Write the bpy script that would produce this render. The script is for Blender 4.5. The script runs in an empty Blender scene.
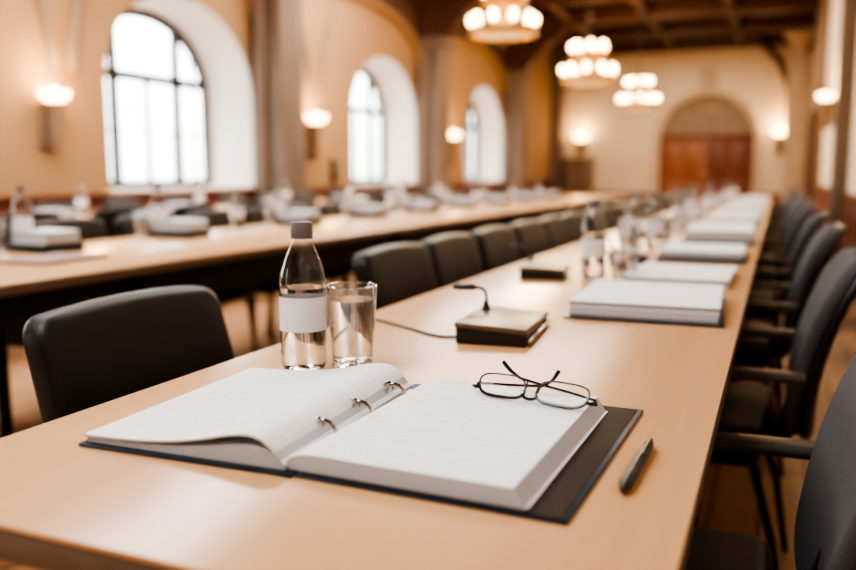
import bpy, bmesh, math, random
from math import sin, cos, pi, radians, atan, tan, sqrt
from mathutils import Vector, Matrix
random.seed(7)
SC = bpy.context.scene
COL = SC.collection

# ------------------------------------------------------------------ materials
def mat(name):
    m = bpy.data.materials.new(name); m.use_nodes = True
    nt = m.node_tree
    return m, nt, nt.nodes['Principled BSDF'], nt.nodes['Material Output']

def simple(name, col, rough=.5, metal=0., spec=.5, coat=0., var=0., scale=8., bump=0., bscale=200., stretch=(1, 1, 1), emit=None, estr=0.):
    m, nt, b, out = mat(name)
    b.inputs['Base Color'].default_value = (*col, 1)
    b.inputs['Roughness'].default_value = rough
    b.inputs['Metallic'].default_value = metal
    b.inputs['Specular IOR Level'].default_value = spec
    b.inputs['Coat Weight'].default_value = coat
    b.inputs['Coat Roughness'].default_value = .15
    if emit:
        b.inputs['Emission Color'].default_value = (*emit, 1)
        b.inputs['Emission Strength'].default_value = estr
    tc = nt.nodes.new('ShaderNodeTexCoord'); mp = nt.nodes.new('ShaderNodeMapping')
    mp.inputs['Scale'].default_value = stretch
    nt.links.new(tc.outputs['Object'], mp.inputs['Vector'])
    if var > 0:
        n = nt.nodes.new('ShaderNodeTexNoise'); n.inputs['Scale'].default_value = scale; n.inputs['Detail'].default_value = 5
        nt.links.new(mp.outputs[0], n.inputs['Vector'])
        r = nt.nodes.new('ShaderNodeValToRGB')
        r.color_ramp.elements[0].position = .3; r.color_ramp.elements[1].position = .7
        r.color_ramp.elements[0].color = (*[c * (1 - var) for c in col], 1)
        r.color_ramp.elements[1].color = (*[min(1, c * (1 + var)) for c in col], 1)
        nt.links.new(n.outputs['Fac'], r.inputs['Fac']); nt.links.new(r.outputs[0], b.inputs['Base Color'])
    if bump > 0:
        n2 = nt.nodes.new('ShaderNodeTexNoise'); n2.inputs['Scale'].default_value = bscale; n2.inputs['Detail'].default_value = 3
        nt.links.new(mp.outputs[0], n2.inputs['Vector'])
        bp = nt.nodes.new('ShaderNodeBump'); bp.inputs['Strength'].default_value = bump; bp.inputs['Distance'].default_value = .01
        nt.links.new(n2.outputs['Fac'], bp.inputs['Height']); nt.links.new(bp.outputs[0], b.inputs['Normal'])
    return m

def thin_glass(name, tint=(1, 1, 1), ior=1.45, gain=1.0):
    m, nt, b, out = mat(name); nt.nodes.remove(b)
    t = nt.nodes.new('ShaderNodeBsdfTransparent'); t.inputs[0].default_value = (*tint, 1)
    g = nt.nodes.new('ShaderNodeBsdfGlossy'); g.inputs['Roughness'].default_value = .02
    f = nt.nodes.new('ShaderNodeNewGeometry'); dt = nt.nodes.new('ShaderNodeVectorMath'); dt.operation = 'DOT_PRODUCT'
    nt.links.new(f.outputs['Normal'], dt.inputs[0]); nt.links.new(f.outputs['Incoming'], dt.inputs[1])
    def M(op, a, c=None):
        n = nt.nodes.new('ShaderNodeMath'); n.operation = op
        for i, v in enumerate((a, c)):
            if v is None: continue
            if isinstance(v, (int, float)): n.inputs[i].default_value = v
            else: nt.links.new(v, n.inputs[i])
        return n
    r0 = ((ior - 1) / (ior + 1)) ** 2
    sch = M('ADD', M('MULTIPLY', M('POWER', M('SUBTRACT', 1., M('ABSOLUTE', dt.outputs['Value']).outputs[0]).outputs[0], 5.).outputs[0], 1 - r0).outputs[0], r0)   # Schlick, same from both sides
    mu = M('MULTIPLY', sch.outputs[0], gain); mu.use_clamp = True
    mx = nt.nodes.new('ShaderNodeMixShader')
    nt.links.new(mu.outputs[0], mx.inputs[0])
    nt.links.new(t.outputs[0], mx.inputs[1]); nt.links.new(g.outputs[0], mx.inputs[2]); nt.links.new(mx.outputs[0], out.inputs[0])
    return m

def liquid(name, ior=1.33, col=(1, 1, 1)):
    m, nt, b, out = mat(name)
    b.inputs['Base Color'].default_value = (*col, 1); b.inputs['Roughness'].default_value = 0
    b.inputs['IOR'].default_value = ior; b.inputs['Transmission Weight'].default_value = 1
    return m

def printed(name, col, ink, rows, strength, seed=0.):
    """paper with faint rows of illegible printing; rows run along local x"""
    m, nt, b, out = mat(name); b.inputs['Roughness'].default_value = .75; b.inputs['Specular IOR Level'].default_value = .25
    N = nt.nodes.new; L = nt.links.new
    tc = N('ShaderNodeTexCoord'); sp = N('ShaderNodeSeparateXYZ'); L(tc.outputs['Object'], sp.inputs[0])
    def M(op, a, c=None, clamp=False):
        n = N('ShaderNodeMath'); n.operation = op; n.use_clamp = clamp
        for i, v in enumerate((a, c)):
            if v is None: continue
            if isinstance(v, (int, float)): n.inputs[i].default_value = v
            else: L(v, n.inputs[i])
        return n.outputs[0]
    y = M('ADD', M('MULTIPLY', sp.outputs['Y'], rows), 100.)
    fr = M('FRACT', y); row = M('FLOOR', y)
    line = M('MULTIPLY', M('GREATER_THAN', fr, .35), M('LESS_THAN', fr, .72))
    cb = N('ShaderNodeCombineXYZ'); L(M('MULTIPLY', sp.outputs['X'], 260.), cb.inputs[0]); L(M('MULTIPLY', row, 7.3), cb.inputs[1]); cb.inputs[2].default_value = seed
    nz = N('ShaderNodeTexNoise'); nz.inputs['Scale'].default_value = 1.; nz.inputs['Detail'].default_value = 2; L(cb.outputs[0], nz.inputs['Vector'])
    word = M('GREATER_THAN', nz.outputs['Fac'], .47)
    cb2 = N('ShaderNodeCombineXYZ'); L(M('MULTIPLY', sp.outputs['X'], 9.), cb2.inputs[0]); L(M('MULTIPLY', row, 3.1), cb2.inputs[1]); cb2.inputs[2].default_value = seed + 4
    n2 = N('ShaderNodeTexNoise'); n2.inputs['Scale'].default_value = 1.; L(cb2.outputs[0], n2.inputs['Vector'])
    para = M('GREATER_THAN', n2.outputs['Fac'], .45)
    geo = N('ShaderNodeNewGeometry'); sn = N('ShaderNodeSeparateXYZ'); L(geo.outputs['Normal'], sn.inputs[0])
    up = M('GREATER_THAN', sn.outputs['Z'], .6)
    f = M('MULTIPLY', M('MULTIPLY', M('MULTIPLY', line, word), M('MULTIPLY', para, strength)), up)
    mx = N('ShaderNodeMix'); mx.data_type = 'RGBA'; L(f, mx.inputs['Factor'])
    mx.inputs['A'].default_value = (*col, 1); mx.inputs['B'].default_value = (*ink, 1)
    # leaf edges on the vertical faces, over blue-grey shade painted into the paper
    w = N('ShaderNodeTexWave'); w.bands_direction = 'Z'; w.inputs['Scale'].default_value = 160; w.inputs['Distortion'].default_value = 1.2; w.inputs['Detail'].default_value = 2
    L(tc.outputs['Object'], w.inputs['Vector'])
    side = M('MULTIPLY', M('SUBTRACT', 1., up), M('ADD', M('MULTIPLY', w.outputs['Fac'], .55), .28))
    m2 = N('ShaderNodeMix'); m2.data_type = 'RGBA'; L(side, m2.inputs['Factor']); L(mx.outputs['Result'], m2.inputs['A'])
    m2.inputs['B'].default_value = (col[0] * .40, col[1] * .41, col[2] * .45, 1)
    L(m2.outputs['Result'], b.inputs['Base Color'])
    return m

def wood(name, c1, c2, scale=3., stretch=(1, .06, 1), rough=.35, coat=0., spec=.5, planks=None):
    m, nt, b, out = mat(name); N = nt.nodes.new; L = nt.links.new
    tc = N('ShaderNodeTexCoord'); mp = N('ShaderNodeMapping'); mp.inputs['Scale'].default_value = stretch; L(tc.outputs['Object'], mp.inputs[0])
    n = N('ShaderNodeTexNoise'); n.inputs['Scale'].default_value = scale * 6; n.inputs['Detail'].default_value = 6; n.inputs['Distortion'].default_value = .6; L(mp.outputs[0], n.inputs['Vector'])
    r = N('ShaderNodeValToRGB'); r.color_ramp.elements[0].position = .3; r.color_ramp.elements[1].position = .72
    r.color_ramp.elements[0].color = (*c1, 1); r.color_ramp.elements[1].color = (*c2, 1); L(n.outputs['Fac'], r.inputs[0])
    colo = r.outputs[0]
    if planks:
        bt = N('ShaderNodeTexBrick'); bt.inputs['Scale'].default_value = 1; bt.inputs['Brick Width'].default_value = planks[0]; bt.inputs['Row Height'].default_value = planks[1]
        bt.inputs['Mortar Size'].default_value = .006; bt.inputs['Color1'].default_value = (1, 1, 1, 1); bt.inputs['Color2'].default_value = (.75, .72, .7, 1); bt.inputs['Mortar'].default_value = (.3, .25, .2, 1)
        rm = N('ShaderNodeMapping'); rm.inputs['Rotation'].default_value = (0, 0, pi / 2); L(tc.outputs['Object'], rm.inputs[0]); L(rm.outputs[0], bt.inputs['Vector'])
        mx = N('ShaderNodeMix'); mx.data_type = 'RGBA'; mx.blend_type = 'MULTIPLY'; mx.inputs['Factor'].default_value = 1
        L(colo, mx.inputs['A']); L(bt.outputs['Color'], mx.inputs['B']); colo = mx.outputs['Result']
    L(colo, b.inputs['Base Color'])
    b.inputs['Roughness'].default_value = rough; b.inputs['Coat Weight'].default_value = coat; b.inputs['Coat Roughness'].default_value = .12; b.inputs['Specular IOR Level'].default_value = spec
    return m

M = {}
M['table'] = wood('beech laminate', (.64, .37, .18), (.70, .415, .215), 2.2, (1, .05, 1), rough=.23, spec=.6)
M['table_edge'] = wood('table edge band', (.15, .10, .07), (.19, .13, .095), 3, (1, .05, 1), rough=.45)
M['floor'] = wood('warm parquet', (.50, .265, .13), (.62, .35, .18), 2, (1, .08, 1), rough=.32, planks=(1.2, .14))
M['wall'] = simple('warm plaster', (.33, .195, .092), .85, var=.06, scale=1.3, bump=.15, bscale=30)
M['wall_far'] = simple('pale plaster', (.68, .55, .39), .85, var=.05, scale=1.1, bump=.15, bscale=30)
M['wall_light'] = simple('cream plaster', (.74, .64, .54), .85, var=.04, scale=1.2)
M['reveal'] = simple('white limewash', (.84, .79, .75), .85, var=.03, scale=2)
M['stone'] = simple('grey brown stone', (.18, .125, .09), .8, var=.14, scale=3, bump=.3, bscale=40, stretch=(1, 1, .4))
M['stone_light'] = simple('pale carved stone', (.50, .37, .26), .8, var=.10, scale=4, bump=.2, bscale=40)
M['rib'] = simple('brown painted rib', (.25, .165, .10), .8, var=.1, scale=4)
M['ceil'] = wood('dark stained ceiling boards', (.035, .012, .005), (.07, .025, .010), 3, (.12, 1, 1), rough=.5)
M['beam'] = wood('dark stained oak', (.055, .018, .007), (.11, .04, .016), 3, (.1, 1, 1), rough=.45)
M['wainscot'] = wood('mahogany panelling', (.10, .024, .014), (.17, .045, .024), 3, (1, 1, .1), rough=.4)
M['door_lit'] = wood('red brown leaf with painted light', (.23, .075, .026), (.29, .10, .038), 2, (1, 1, .08), rough=.4)  # lit leaf of the double door, the light on it painted as redder brown
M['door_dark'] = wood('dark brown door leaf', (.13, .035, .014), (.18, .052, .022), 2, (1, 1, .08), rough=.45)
M['tympanum'] = simple('grey brown arch panel', (.27, .20, .14), .8, var=.12, scale=3)
M['win_frame'] = simple('dark bronze window bars', (.035, .030, .028), .45, metal=.3, var=.1)
M['pane'] = thin_glass('window glass', (.97, .98, .98), 1.45)
M['leather'] = simple('charcoal upholstery', (.020, .017, .016), .40, spec=.35, var=.12, scale=20, bump=.12, bscale=350)
M['fabric'] = simple('dark grey woven fabric', (.12, .119, .122), .9, spec=.15, var=.25, scale=420, bump=.4, bscale=900)
M['plastic'] = simple('black moulded plastic', (.018, .018, .019), .42, var=.05)
M['arm'] = simple('satin black armrest', (.09, .075, .062), .30, var=.05)
M['metal_dark'] = simple('black powder coated steel', (.014, .014, .015), .4, metal=.4, var=.05)
M['panel_dark'] = simple('black modesty board', (.012, .012, .014), .6, var=.1)
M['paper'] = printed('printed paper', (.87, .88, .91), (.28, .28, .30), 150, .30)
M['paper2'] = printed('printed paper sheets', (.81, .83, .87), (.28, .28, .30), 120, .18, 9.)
M['cover'] = simple('navy binder board', (.010, .028, .050), .35, var=.15, scale=60)
M['cover_in'] = simple('dark lining board', (.026, .017, .013), .55, spec=.05, var=.15, scale=80)
M['chrome'] = simple('polished nickel', (.50, .46, .42), .2, metal=1, var=.03)
M['grey_cap'] = simple('grey bottle cap', (.17, .155, .155), .45, var=.05)
M['label'] = simple('pale blank label', (.82, .82, .86), .55, var=.02)
M['bottle'] = thin_glass('clear bottle wall', (.98, .985, .985), 1.45, 1.8)
M['tumbler'] = thin_glass('clear tumbler wall', (.985, .985, .985), 1.5, 2.2)
M['rim'] = thin_glass('glass rim highlight', (.97, .97, .97), 2.4, 2.2)
M['base_glass'] = liquid('thick clear base', 1.45)
M['water'] = liquid('still water')
M['mic_top'] = simple('brown grey brushed cover', (.16, .115, .085), .36, metal=.35, var=.08, scale=90, stretch=(1, .1, 1))
M['specs'] = simple('dark tortoise frame', (.022, .012, .010), .22, coat=.5, var=.3, scale=120)
M['lens'] = thin_glass('spectacle lens', (.97, .97, .98), 1.5)
M['pen'] = simple('black lacquer pen', (.010, .009, .009), .38, spec=.35, var=.05)
M['pen_ring'] = simple('gunmetal', (.06, .052, .047), .3, metal=1, var=.05)
M['brass'] = simple('aged brass', (.55, .33, .10), .35, metal=1, var=.1)
M['bulb'] = simple('glowing bulb', (1, .85, .6), .4, emit=(1, .70, .34), estr=11.)
M['bowl'] = simple('glowing alabaster bowl', (1, .85, .6), .5, emit=(1, .66, .30), estr=7.)
M['candle'] = simple('ivory candle sleeve', (.85, .68, .42), .5, emit=(1, .55, .2), estr=.5)
M['folder'] = simple('brown grey card folder', (.30, .20, .16), .6, var=.1)
M['cabinet'] = wood('brown oak cabinet', (.13, .075, .045), (.20, .12, .07), 3, (1, 1, .1), rough=.45)
M['urn'] = simple('dark patinated urn', (.05, .035, .025), .5, var=.2)
M['soil'] = simple('grey courtyard gravel', (.5, .5, .47), .9, var=.1)

# ------------------------------------------------------------------ mesh helpers
def link(name, bm, m, parent=None, smooth=True, angle=35):
    me = bpy.data.meshes.new(name)
    bmesh.ops.recalc_face_normals(bm, faces=bm.faces[:])
    bm.to_mesh(me); bm.free()
    o = bpy.data.objects.new(name, me); COL.objects.link(o)
    me.materials.append(M[m] if isinstance(m, str) else m)
    if smooth:
        for p in me.polygons: p.use_smooth = True
        try: me.set_sharp_from_angle(angle=radians(angle))
        except Exception: pass
    if parent is not None: o.parent = parent
    return o

def thing(name, label, cat, loc=(0, 0, 0), rz=0., group=None):
    o = bpy.data.objects.new(name, None); COL.objects.link(o); o.empty_display_size = .05
    o.location = loc; o.rotation_euler = (0, 0, rz)
    return tag(o, label, cat, group)

def tag(o, label, cat, group=None):
    o['label'] = label; o['category'] = cat
    if group: o['group'] = group
    return o

def struct(o):
    o['kind'] = 'structure'; return o

def dup(root, loc, rz=None, label=None, group=None, scale=None):
    r = root.copy(); COL.objects.link(r); r.location = loc
    if rz is not None: r.rotation_euler = (0, 0, rz)
    if label: r['label'] = label
    if group: r['group'] = group
    if scale: r.scale = scale
    for ch in list(root.children):
        c = ch.copy(); COL.objects.link(c); c.parent = r
        for g in ch.children:
            d = g.copy(); COL.objects.link(d); d.parent = c
    return r

def box(bm, x0, x1, y0, y1, z0, z1, bev=0., seg=2):
    t = bmesh.new()
    bmesh.ops.create_cube(t, size=1)
    for v in t.verts: v.co = Vector(((x0 + x1) / 2 + v.co.x * (x1 - x0), (y0 + y1) / 2 + v.co.y * (y1 - y0), (z0 + z1) / 2 + v.co.z * (z1 - z0)))
    if bev > 0: bmesh.ops.bevel(t, geom=t.edges[:], offset=bev, segments=seg, profile=.5, affect='EDGES')
    merge(bm, t); return bm

def merge(bm, t):
    me = bpy.data.meshes.new('tmp'); t.to_mesh(me); t.free(); bm.from_mesh(me); bpy.data.meshes.remove(me)

def tube(bm, pts, r, n=10, cap=True, closed=False):
    pts = [Vector(p) for p in pts]; rs = r if isinstance(r, (list, tuple)) else [r] * len(pts)
    rings = []; L = len(pts); prev = None
    for i, p in enumerate(pts):
        if closed: d = (pts[(i + 1) % L] - pts[i - 1]).normalized()
        else: d = ((pts[min(i + 1, L - 1)] - pts[max(i - 1, 0)])).normalized()
        if prev is None:
            a = Vector((0, 0, 1)) if abs(d.z) < .9 else Vector((1, 0, 0))
            u = d.cross(a).normalized()
        else:
            u = (prev - d * prev.dot(d)).normalized()
        prev = u; v = d.cross(u)
        rings.append([bm.verts.new(p + (u * cos(2 * pi * k / n) + v * sin(2 * pi * k / n)) * rs[i]) for k in range(n)])
    for i in range(L if closed else L - 1):
        A, B = rings[i], rings[(i + 1) % L]
        for k in range(n): bm.faces.new((A[k], A[(k + 1) % n], B[(k + 1) % n], B[k]))
    if cap and not closed: bm.faces.new(rings[0][::-1]); bm.faces.new(rings[-1])
    return bm

def lathe(bm, prof, n=32, c=(0, 0, 0), cap0=True, cap1=True):
    rings = []
    for r, z in prof:
        rings.append([bm.verts.new((c[0] + max(r, 1e-5) * cos(2 * pi * k / n), c[1] + max(r, 1e-5) * sin(2 * pi * k / n), c[2] + z)) for k in range(n)])
    for A, B in zip(rings, rings[1:]):
        for k in range(n): bm.faces.new((A[k], A[(k + 1) % n], B[(k + 1) % n], B[k]))
    if cap0: bm.faces.new(rings[0][::-1])
    if cap1: bm.faces.new(rings[-1])
    return bm

def prism(bm, poly, axis, a, b):
    """closed polygon of 2-D points extruded along axis ('x','y','z') from a to b"""
    def P(u, v, w): return {'x': (w, u, v), 'y': (u, w, v), 'z': (u, v, w)}[axis]
    A = [bm.verts.new(P(u, v, a)) for u, v in poly]; B = [bm.verts.new(P(u, v, b)) for u, v in poly]
    bm.faces.new(A[::-1]); bm.faces.new(B); n = len(poly)
    for i in range(n): bm.faces.new((A[i], A[(i + 1) % n], B[(i + 1) % n], B[i]))
    return bm

def strip(bm, top, bot, y0, y1):
    """solid between two polylines in xz of equal length, from y0 to y1 (for curved paper)"""
    n = len(top); g = {}
    for j, y in enumerate((y0, y1)):
        for i in range(n):
            g[0, i, j] = bm.verts.new((top[i][0], y, top[i][1])); g[1, i, j] = bm.verts.new((bot[i][0], y, bot[i][1]))
    for i in range(n - 1):
        bm.faces.new((g[0, i, 0], g[0, i + 1, 0], g[0, i + 1, 1], g[0, i, 1]))
        bm.faces.new((g[1, i, 1], g[1, i + 1, 1], g[1, i + 1, 0], g[1, i, 0]))
        for j in (0, 1):
            q = (g[0, i, j], g[1, i, j], g[1, i + 1, j], g[0, i + 1, j]); bm.faces.new(q if j == 0 else q[::-1])
    for i in (0, n - 1): bm.faces.new((g[0, i, 0], g[0, i, 1], g[1, i, 1], g[1, i, 0]))
    return bm

def plate(w, h, t, rc, re, ny=6, nz=8, segc=6, sege=3):
    """rounded upright pad in the yz plane, thickness along x, cut so that it can be bent"""
    bm = bmesh.new(); bmesh.ops.create_cube(bm, size=1)
    for v in bm.verts: v.co = Vector((v.co.x * t, v.co.y * w, v.co.z * h))
    e = [e for e in bm.edges if abs(e.verts[0].co.x - e.verts[1].co.x) > t * .5]
    bmesh.ops.bevel(bm, geom=e, offset=rc, segments=segc, profile=.5, affect='EDGES')
    e = [e for e in bm.edges if abs(e.verts[0].co.x - e.verts[1].co.x) < 1e-6]
    bmesh.ops.bevel(bm, geom=e, offset=re, segments=sege, profile=.5, affect='EDGES')
    for k in range(1, ny):
        bmesh.ops.bisect_plane(bm, geom=bm.verts[:] + bm.edges[:] + bm.faces[:], plane_co=(0, -w / 2 + w * k / ny, 0), plane_no=(0, 1, 0))
    for k in range(1, nz):
        bmesh.ops.bisect_plane(bm, geom=bm.verts[:] + bm.edges[:] + bm.faces[:], plane_co=(0, 0, -h / 2 + h * k / nz), plane_no=(0, 0, 1))
    return bm

ORD = ['first', 'second', 'third', 'fourth', 'fifth', 'sixth', 'seventh', 'eighth', 'ninth', 'tenth', 'eleventh', 'twelfth', 'thirteenth', 'fourteenth', 'fifteenth', 'sixteenth', 'seventeenth', 'eighteenth', 'nineteenth', 'twentieth']

# ------------------------------------------------------------------ room dimensions (metres)
XL, XR, YB, YF, ZC = -6.1, .70, -4.6, 24.0, 4.65
TZ = .74
BAY = 5.08
WC = [7.55 + BAY * k for k in range(-2, 3)]        # window centres along the left wall

bm = bmesh.new(); box(bm, XL - .1, XR + .1, YB - .1, YF + .1, -.1, 0)
struct(link('floor', bm, 'floor', smooth=False))
bm = bmesh.new(); box(bm, XL - .8, XR + .1, YB - .1, YF + .1, ZC, ZC + .15)
struct(link('ceiling', bm, 'ceil', smooth=False))

# ---- left wall with deep arched window openings
SILL, SPR = .86, 1.98
def arch(hw, rise, spr, sill, n=20):
    return [(-hw, sill), (-hw, spr)] + [(-hw * cos(pi * k / n), spr + rise * sin(pi * k / n)) for k in range(1, n)] + [(hw, spr), (hw, sill)]
IN, OUT = (1.22, .97), (1.075, .86)
def left_wall():
    bm = bmesh.new()
    def q(pts): bm.faces.new([bm.verts.new(p) for p in pts])
    edges = [YB] + [(a + b) / 2 for a, b in zip(WC, WC[1:])] + [YF]
    for c, y0, y1 in zip(WC, edges, edges[1:]):
        a = [(c + u, v) for u, v in arch(IN[0], IN[1], SPR, SILL)]
        q([(XL, y0, 0), (XL, y1, 0), (XL, y1, SILL), (XL, y0, SILL)])
        q([(XL, y0, SILL), (XL, a[0][0], SILL), (XL, a[0][0], ZC), (XL, y0, ZC)])
        q([(XL, a[-1][0], SILL), (XL, y1, SILL), (XL, y1, ZC), (XL, a[-1][0], ZC)])
        for p, r in zip(a[1:], a[2:-1]): q([(XL, p[0], p[1]), (XL, r[0], r[1]), (XL, r[0], ZC), (XL, p[0], ZC)])
    bmesh.ops.remove_doubles(bm, verts=bm.verts[:], dist=1e-4)
    return bm
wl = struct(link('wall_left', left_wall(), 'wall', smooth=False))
XG = XL - .58
for i, c in enumerate(WC):
    w = bpy.data.objects.new('window_%d' % (i + 1), None); COL.objects.link(w); w.location = (XG, c, 0); struct(w)
    d = XL - XG
    A = arch(IN[0], IN[1], SPR, SILL); B = arch(OUT[0], OUT[1], SPR, SILL + .02)
    bm = bmesh.new()
    va = [bm.verts.new((d, u, v)) for u, v in A]; vb = [bm.verts.new((-.02, u, v)) for u, v in B]; n = len(A)
    for k in range(n): bm.faces.new((va[k], va[(k + 1) % n], vb[(k + 1) % n], vb[k]))
    link('reveal', bm, 'reveal', w)
    bm = bmesh.new()
    F = arch(OUT[0] - .035, OUT[1] - .03, SPR, SILL + .055)
    tube(bm, [(0, u, v) for u, v in F], .055, 6, closed=True)
    ze = lambda y: SPR + (OUT[1] - .03) * sqrt(max(0, 1 - (y / (OUT[0] - .035)) ** 2))
    for y in (-.51, .51): box(bm, -.035, .035, y - .042, y + .042, SILL + .03, ze(y))
    box(bm, -.035, .035, -OUT[0] + .02, OUT[0] - .02, 2.06, 2.16)
    box(bm, -.02, .02, -.02, .02, SILL + .03, 2.08)
    for y in (-.8, .8): box(bm, -.012, .012, y - .008, y + .008, SILL + .03, ze(y))
    for z in (1.5,): box(bm, -.012, .012, -1.03, 1.03, z - .008, z + .008)
    link('frame', bm, 'win_frame', w, angle=40)
    bm = bmesh.new(); bm.faces.new([bm.verts.new((-.01, u, v)) for u, v in F])
    link('pane', bm, 'pane', w, smooth=False)
    bm = bmesh.new(); box(bm, d - .04, d + .06, -IN[0] - .06, IN[0] + .06, SILL - .05, SILL + .012, .01)
    link('sill', bm, 'stone_light', w)
    # light portal: only guides sky sampling through this opening
    L = bpy.data.lights.new('window_portal', 'AREA'); L.shape = 'RECTANGLE'; L.size = 2.15; L.size_y = 2.0
    L.cycles.is_portal = True
    lo = bpy.data.objects.new('window_portal', L); COL.objects.link(lo)
    lo.location = (XG - .1, c, 1.85); lo.rotation_euler = (pi / 2, 0, -pi / 2)

# ---- wainscot and ledge along the left wall
bm = bmesh.new(); box(bm, XL, XL + .05, YB, YF - .02, 0, .80); box(bm, XL, XL + .09, YB, YF - .02, .80, .845, .008)
for k in range(60): box(bm, XL + .05, XL + .065, YB + .1 + .47 * k, YB + .5 + .47 * k, .12, .72, .01) if YB + .5 + .47 * k < YF else None
struct(link('trim_1', bm, 'wainscot'))

# ---- piers, wall arches and dark timber spandrels
PIER = [3.67 + BAY * k for k in range(-1, 4)] 
n = 0
for k, y in enumerate(PIER):
    bm = bmesh.new()
    y0 = y + .04; y1 = y + .44; xf = XL + .42
    box(bm, XL, xf, y0, y1, .25, 3.30, .015)
    for (cx, cy, r) in ((xf, y0 + .02, .085), (xf, (y0 + y1) / 2, .10), (xf, y1 - .02, .085), (XL + .14, y0, .10)):
        lathe(bm, [(r, .25), (r, 3.30)], 16, (cx, cy, 0))
    box(bm, XL, xf + .14, y0 - .12, y1 + .12, 0, .27, .03)
    box(bm, XL, xf + .16, y0 - .14, y1 + .14, 3.28, 3.42, .03)
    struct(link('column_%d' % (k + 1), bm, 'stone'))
for k, (a, b) in enumerate(zip(PIER, PIER[1:])):
    y0, y1 = a + .48, b; cy = (y0 + y1) / 2; hw = (y1 - y0) / 2
    bm = bmesh.new(); pts = []
    NN = 24
    arc = [(cy - hw * cos(pi * t / NN), 2.95 + .74 * sin(pi * t / NN) ** .9) for t in range(NN + 1)]
    vs = []
    for y, z in arc:
        vs.append([bm.verts.new((XL + .002, y, z)), bm.verts.new((XL + .13, y, z)), bm.verts.new((XL + .13, y, ZC)), ])
    for p, q in zip(vs, vs[1:]):
        bm.faces.new((p[1], q[1], q[2], p[2]))
    struct(link('beam_%d' % (k + 1), bm, 'beam'))
    bm = bmesh.new(); vs = []
    for y, z in arc: vs.append([bm.verts.new((XL + .002, y, z)), bm.verts.new((XL + .14, y, z)), bm.verts.new((XL + .14, y, z + .07))])
    for p, q in zip(vs, vs[1:]):
        bm.faces.new((p[0], q[0], q[1], p[1])); bm.faces.new((p[1], q[1], q[2], p[2]))
    struct(link('trim_%d' % (k + 10), bm, 'wall'))
for k, y in enumerate(PIER):
    bm = bmesh.new(); box(bm, XL, XL + .42, y - .02, y + .5, 3.40, ZC)
    prism(bm, [(XL + .42, 3.4), (XL + .62, 3.55), (XL + 1.0, 3.95), (XL + 1.6, 4.35), (XL + 2.3, ZC), (XL + .42, ZC)], 'y', y + .08, y + .40)
    struct(link('beam_%d' % (k + 10), bm, 'beam', smooth=False))

# ---- ceiling beams
k = 20
for y in [1.0 + 2.54 * i for i in range(-2, 10)]:
    bm = bmesh.new(); box(bm, XL, XR, y, y + .26, ZC - .30, ZC, .01)
    struct(link('beam_%d' % k, bm, 'beam')); k += 1
for x in (-4.6, -2.9, -1.2):
    bm = bmesh.new(); box(bm, x, x + .2, YB, YF, ZC - .22, ZC, .01)
    struct(link('beam_%d' % k, bm, 'beam')); k += 1
bm = bmesh.new(); box(bm, XL, XR, YF - .12, YF, ZC - .12, ZC, .01); struct(link('trim_2', bm, 'beam'))

# ---- far wall with the arched doorway
DC, DH, DS = -1.87, 1.25, 1.92
def far_wall():
    bm = bmesh.new()
    def q(p): bm.faces.new([bm.verts.new(v) for v in p])
    n = 24; a = [(DC - DH, 0), (DC - DH, DS)] + [(DC - DH * cos(pi * t / n), DS + DH * sin(pi * t / n)) for t in range(1, n)] + [(DC + DH, DS), (DC + DH, 0)]
    q([(XL, YF, 0), (a[0][0], YF, 0), (a[0][0], YF, ZC), (XL, YF, ZC)]); q([(a[-1][0], YF, 0), (XR, YF, 0), (XR, YF, ZC), (a[-1][0], YF, ZC)])
    for p, r in zip(a[1:], a[2:-1]): q([(p[0], YF, p[1]), (r[0], YF, r[1]), (r[0], YF, ZC), (p[0], YF, ZC)])
    for p, r in zip(a, a[1:]): q([(p[0], YF, p[1]), (r[0], YF, r[1]), (r[0], YF + .35, r[1]), (p[0], YF + .35, p[1])])
    bmesh.ops.remove_doubles(bm, verts=bm.verts[:], dist=1e-4)
    return bm
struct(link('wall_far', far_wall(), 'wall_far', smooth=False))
d = bpy.data.objects.new('door_1', None); COL.objects.link(d); d.location = (DC, YF + .25, 0); struct(d)
bm = bmesh.new(); nn = 24
prism(bm, [(-DH, 2.05)] + [(-DH * cos(pi * t / nn), DS + DH * sin(pi * t / nn)) for t in range(2, nn - 1)] + [(DH, 2.05)], 'y', 0, .06)
link('tympanum', bm, 'tympanum', d, smooth=False)
bm = bmesh.new(); box(bm, -DH, DH, -.04, .08, 2.0, 2.12, .01); box(bm, -DH, -DH + .07, -.03, .08, 0, 2.05); box(bm, DH - .07, DH, -.03, .08, 0, 2.05)
link('door_frame', bm, 'door_dark', d)
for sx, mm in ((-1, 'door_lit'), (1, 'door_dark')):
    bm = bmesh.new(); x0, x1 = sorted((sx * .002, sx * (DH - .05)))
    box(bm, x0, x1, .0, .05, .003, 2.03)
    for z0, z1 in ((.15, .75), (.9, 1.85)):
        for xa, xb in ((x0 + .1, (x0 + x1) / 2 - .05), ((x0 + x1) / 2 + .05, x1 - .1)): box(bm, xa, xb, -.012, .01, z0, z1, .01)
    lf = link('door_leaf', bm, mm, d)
    bm = bmesh.new(); lathe(bm, [(.012, -.02), (.03, 0), (.03, .03), (.012, .05)], 12, (sx * .08, -.05, 1.0)); tube(bm, [(sx * .08, 0, 1.02), (sx * .08, -.06, 1.02)], .012, 8)
    link('door_handle', bm, 'brass', lf)
bm = bmesh.new()
tube(bm, [(DC - (DH + .10) * cos(pi * t / 24), YF, DS + (DH + .10) * sin(pi * t / 24)) for t in range(25)], .06, 8)
for sx in (-1, 1): box(bm, DC + sx * (DH + .10) - .06, DC + sx * (DH + .10) + .06, YF - .06, YF, 0, DS)
struct(link('trim_3', bm, 'stone_light'))
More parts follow.
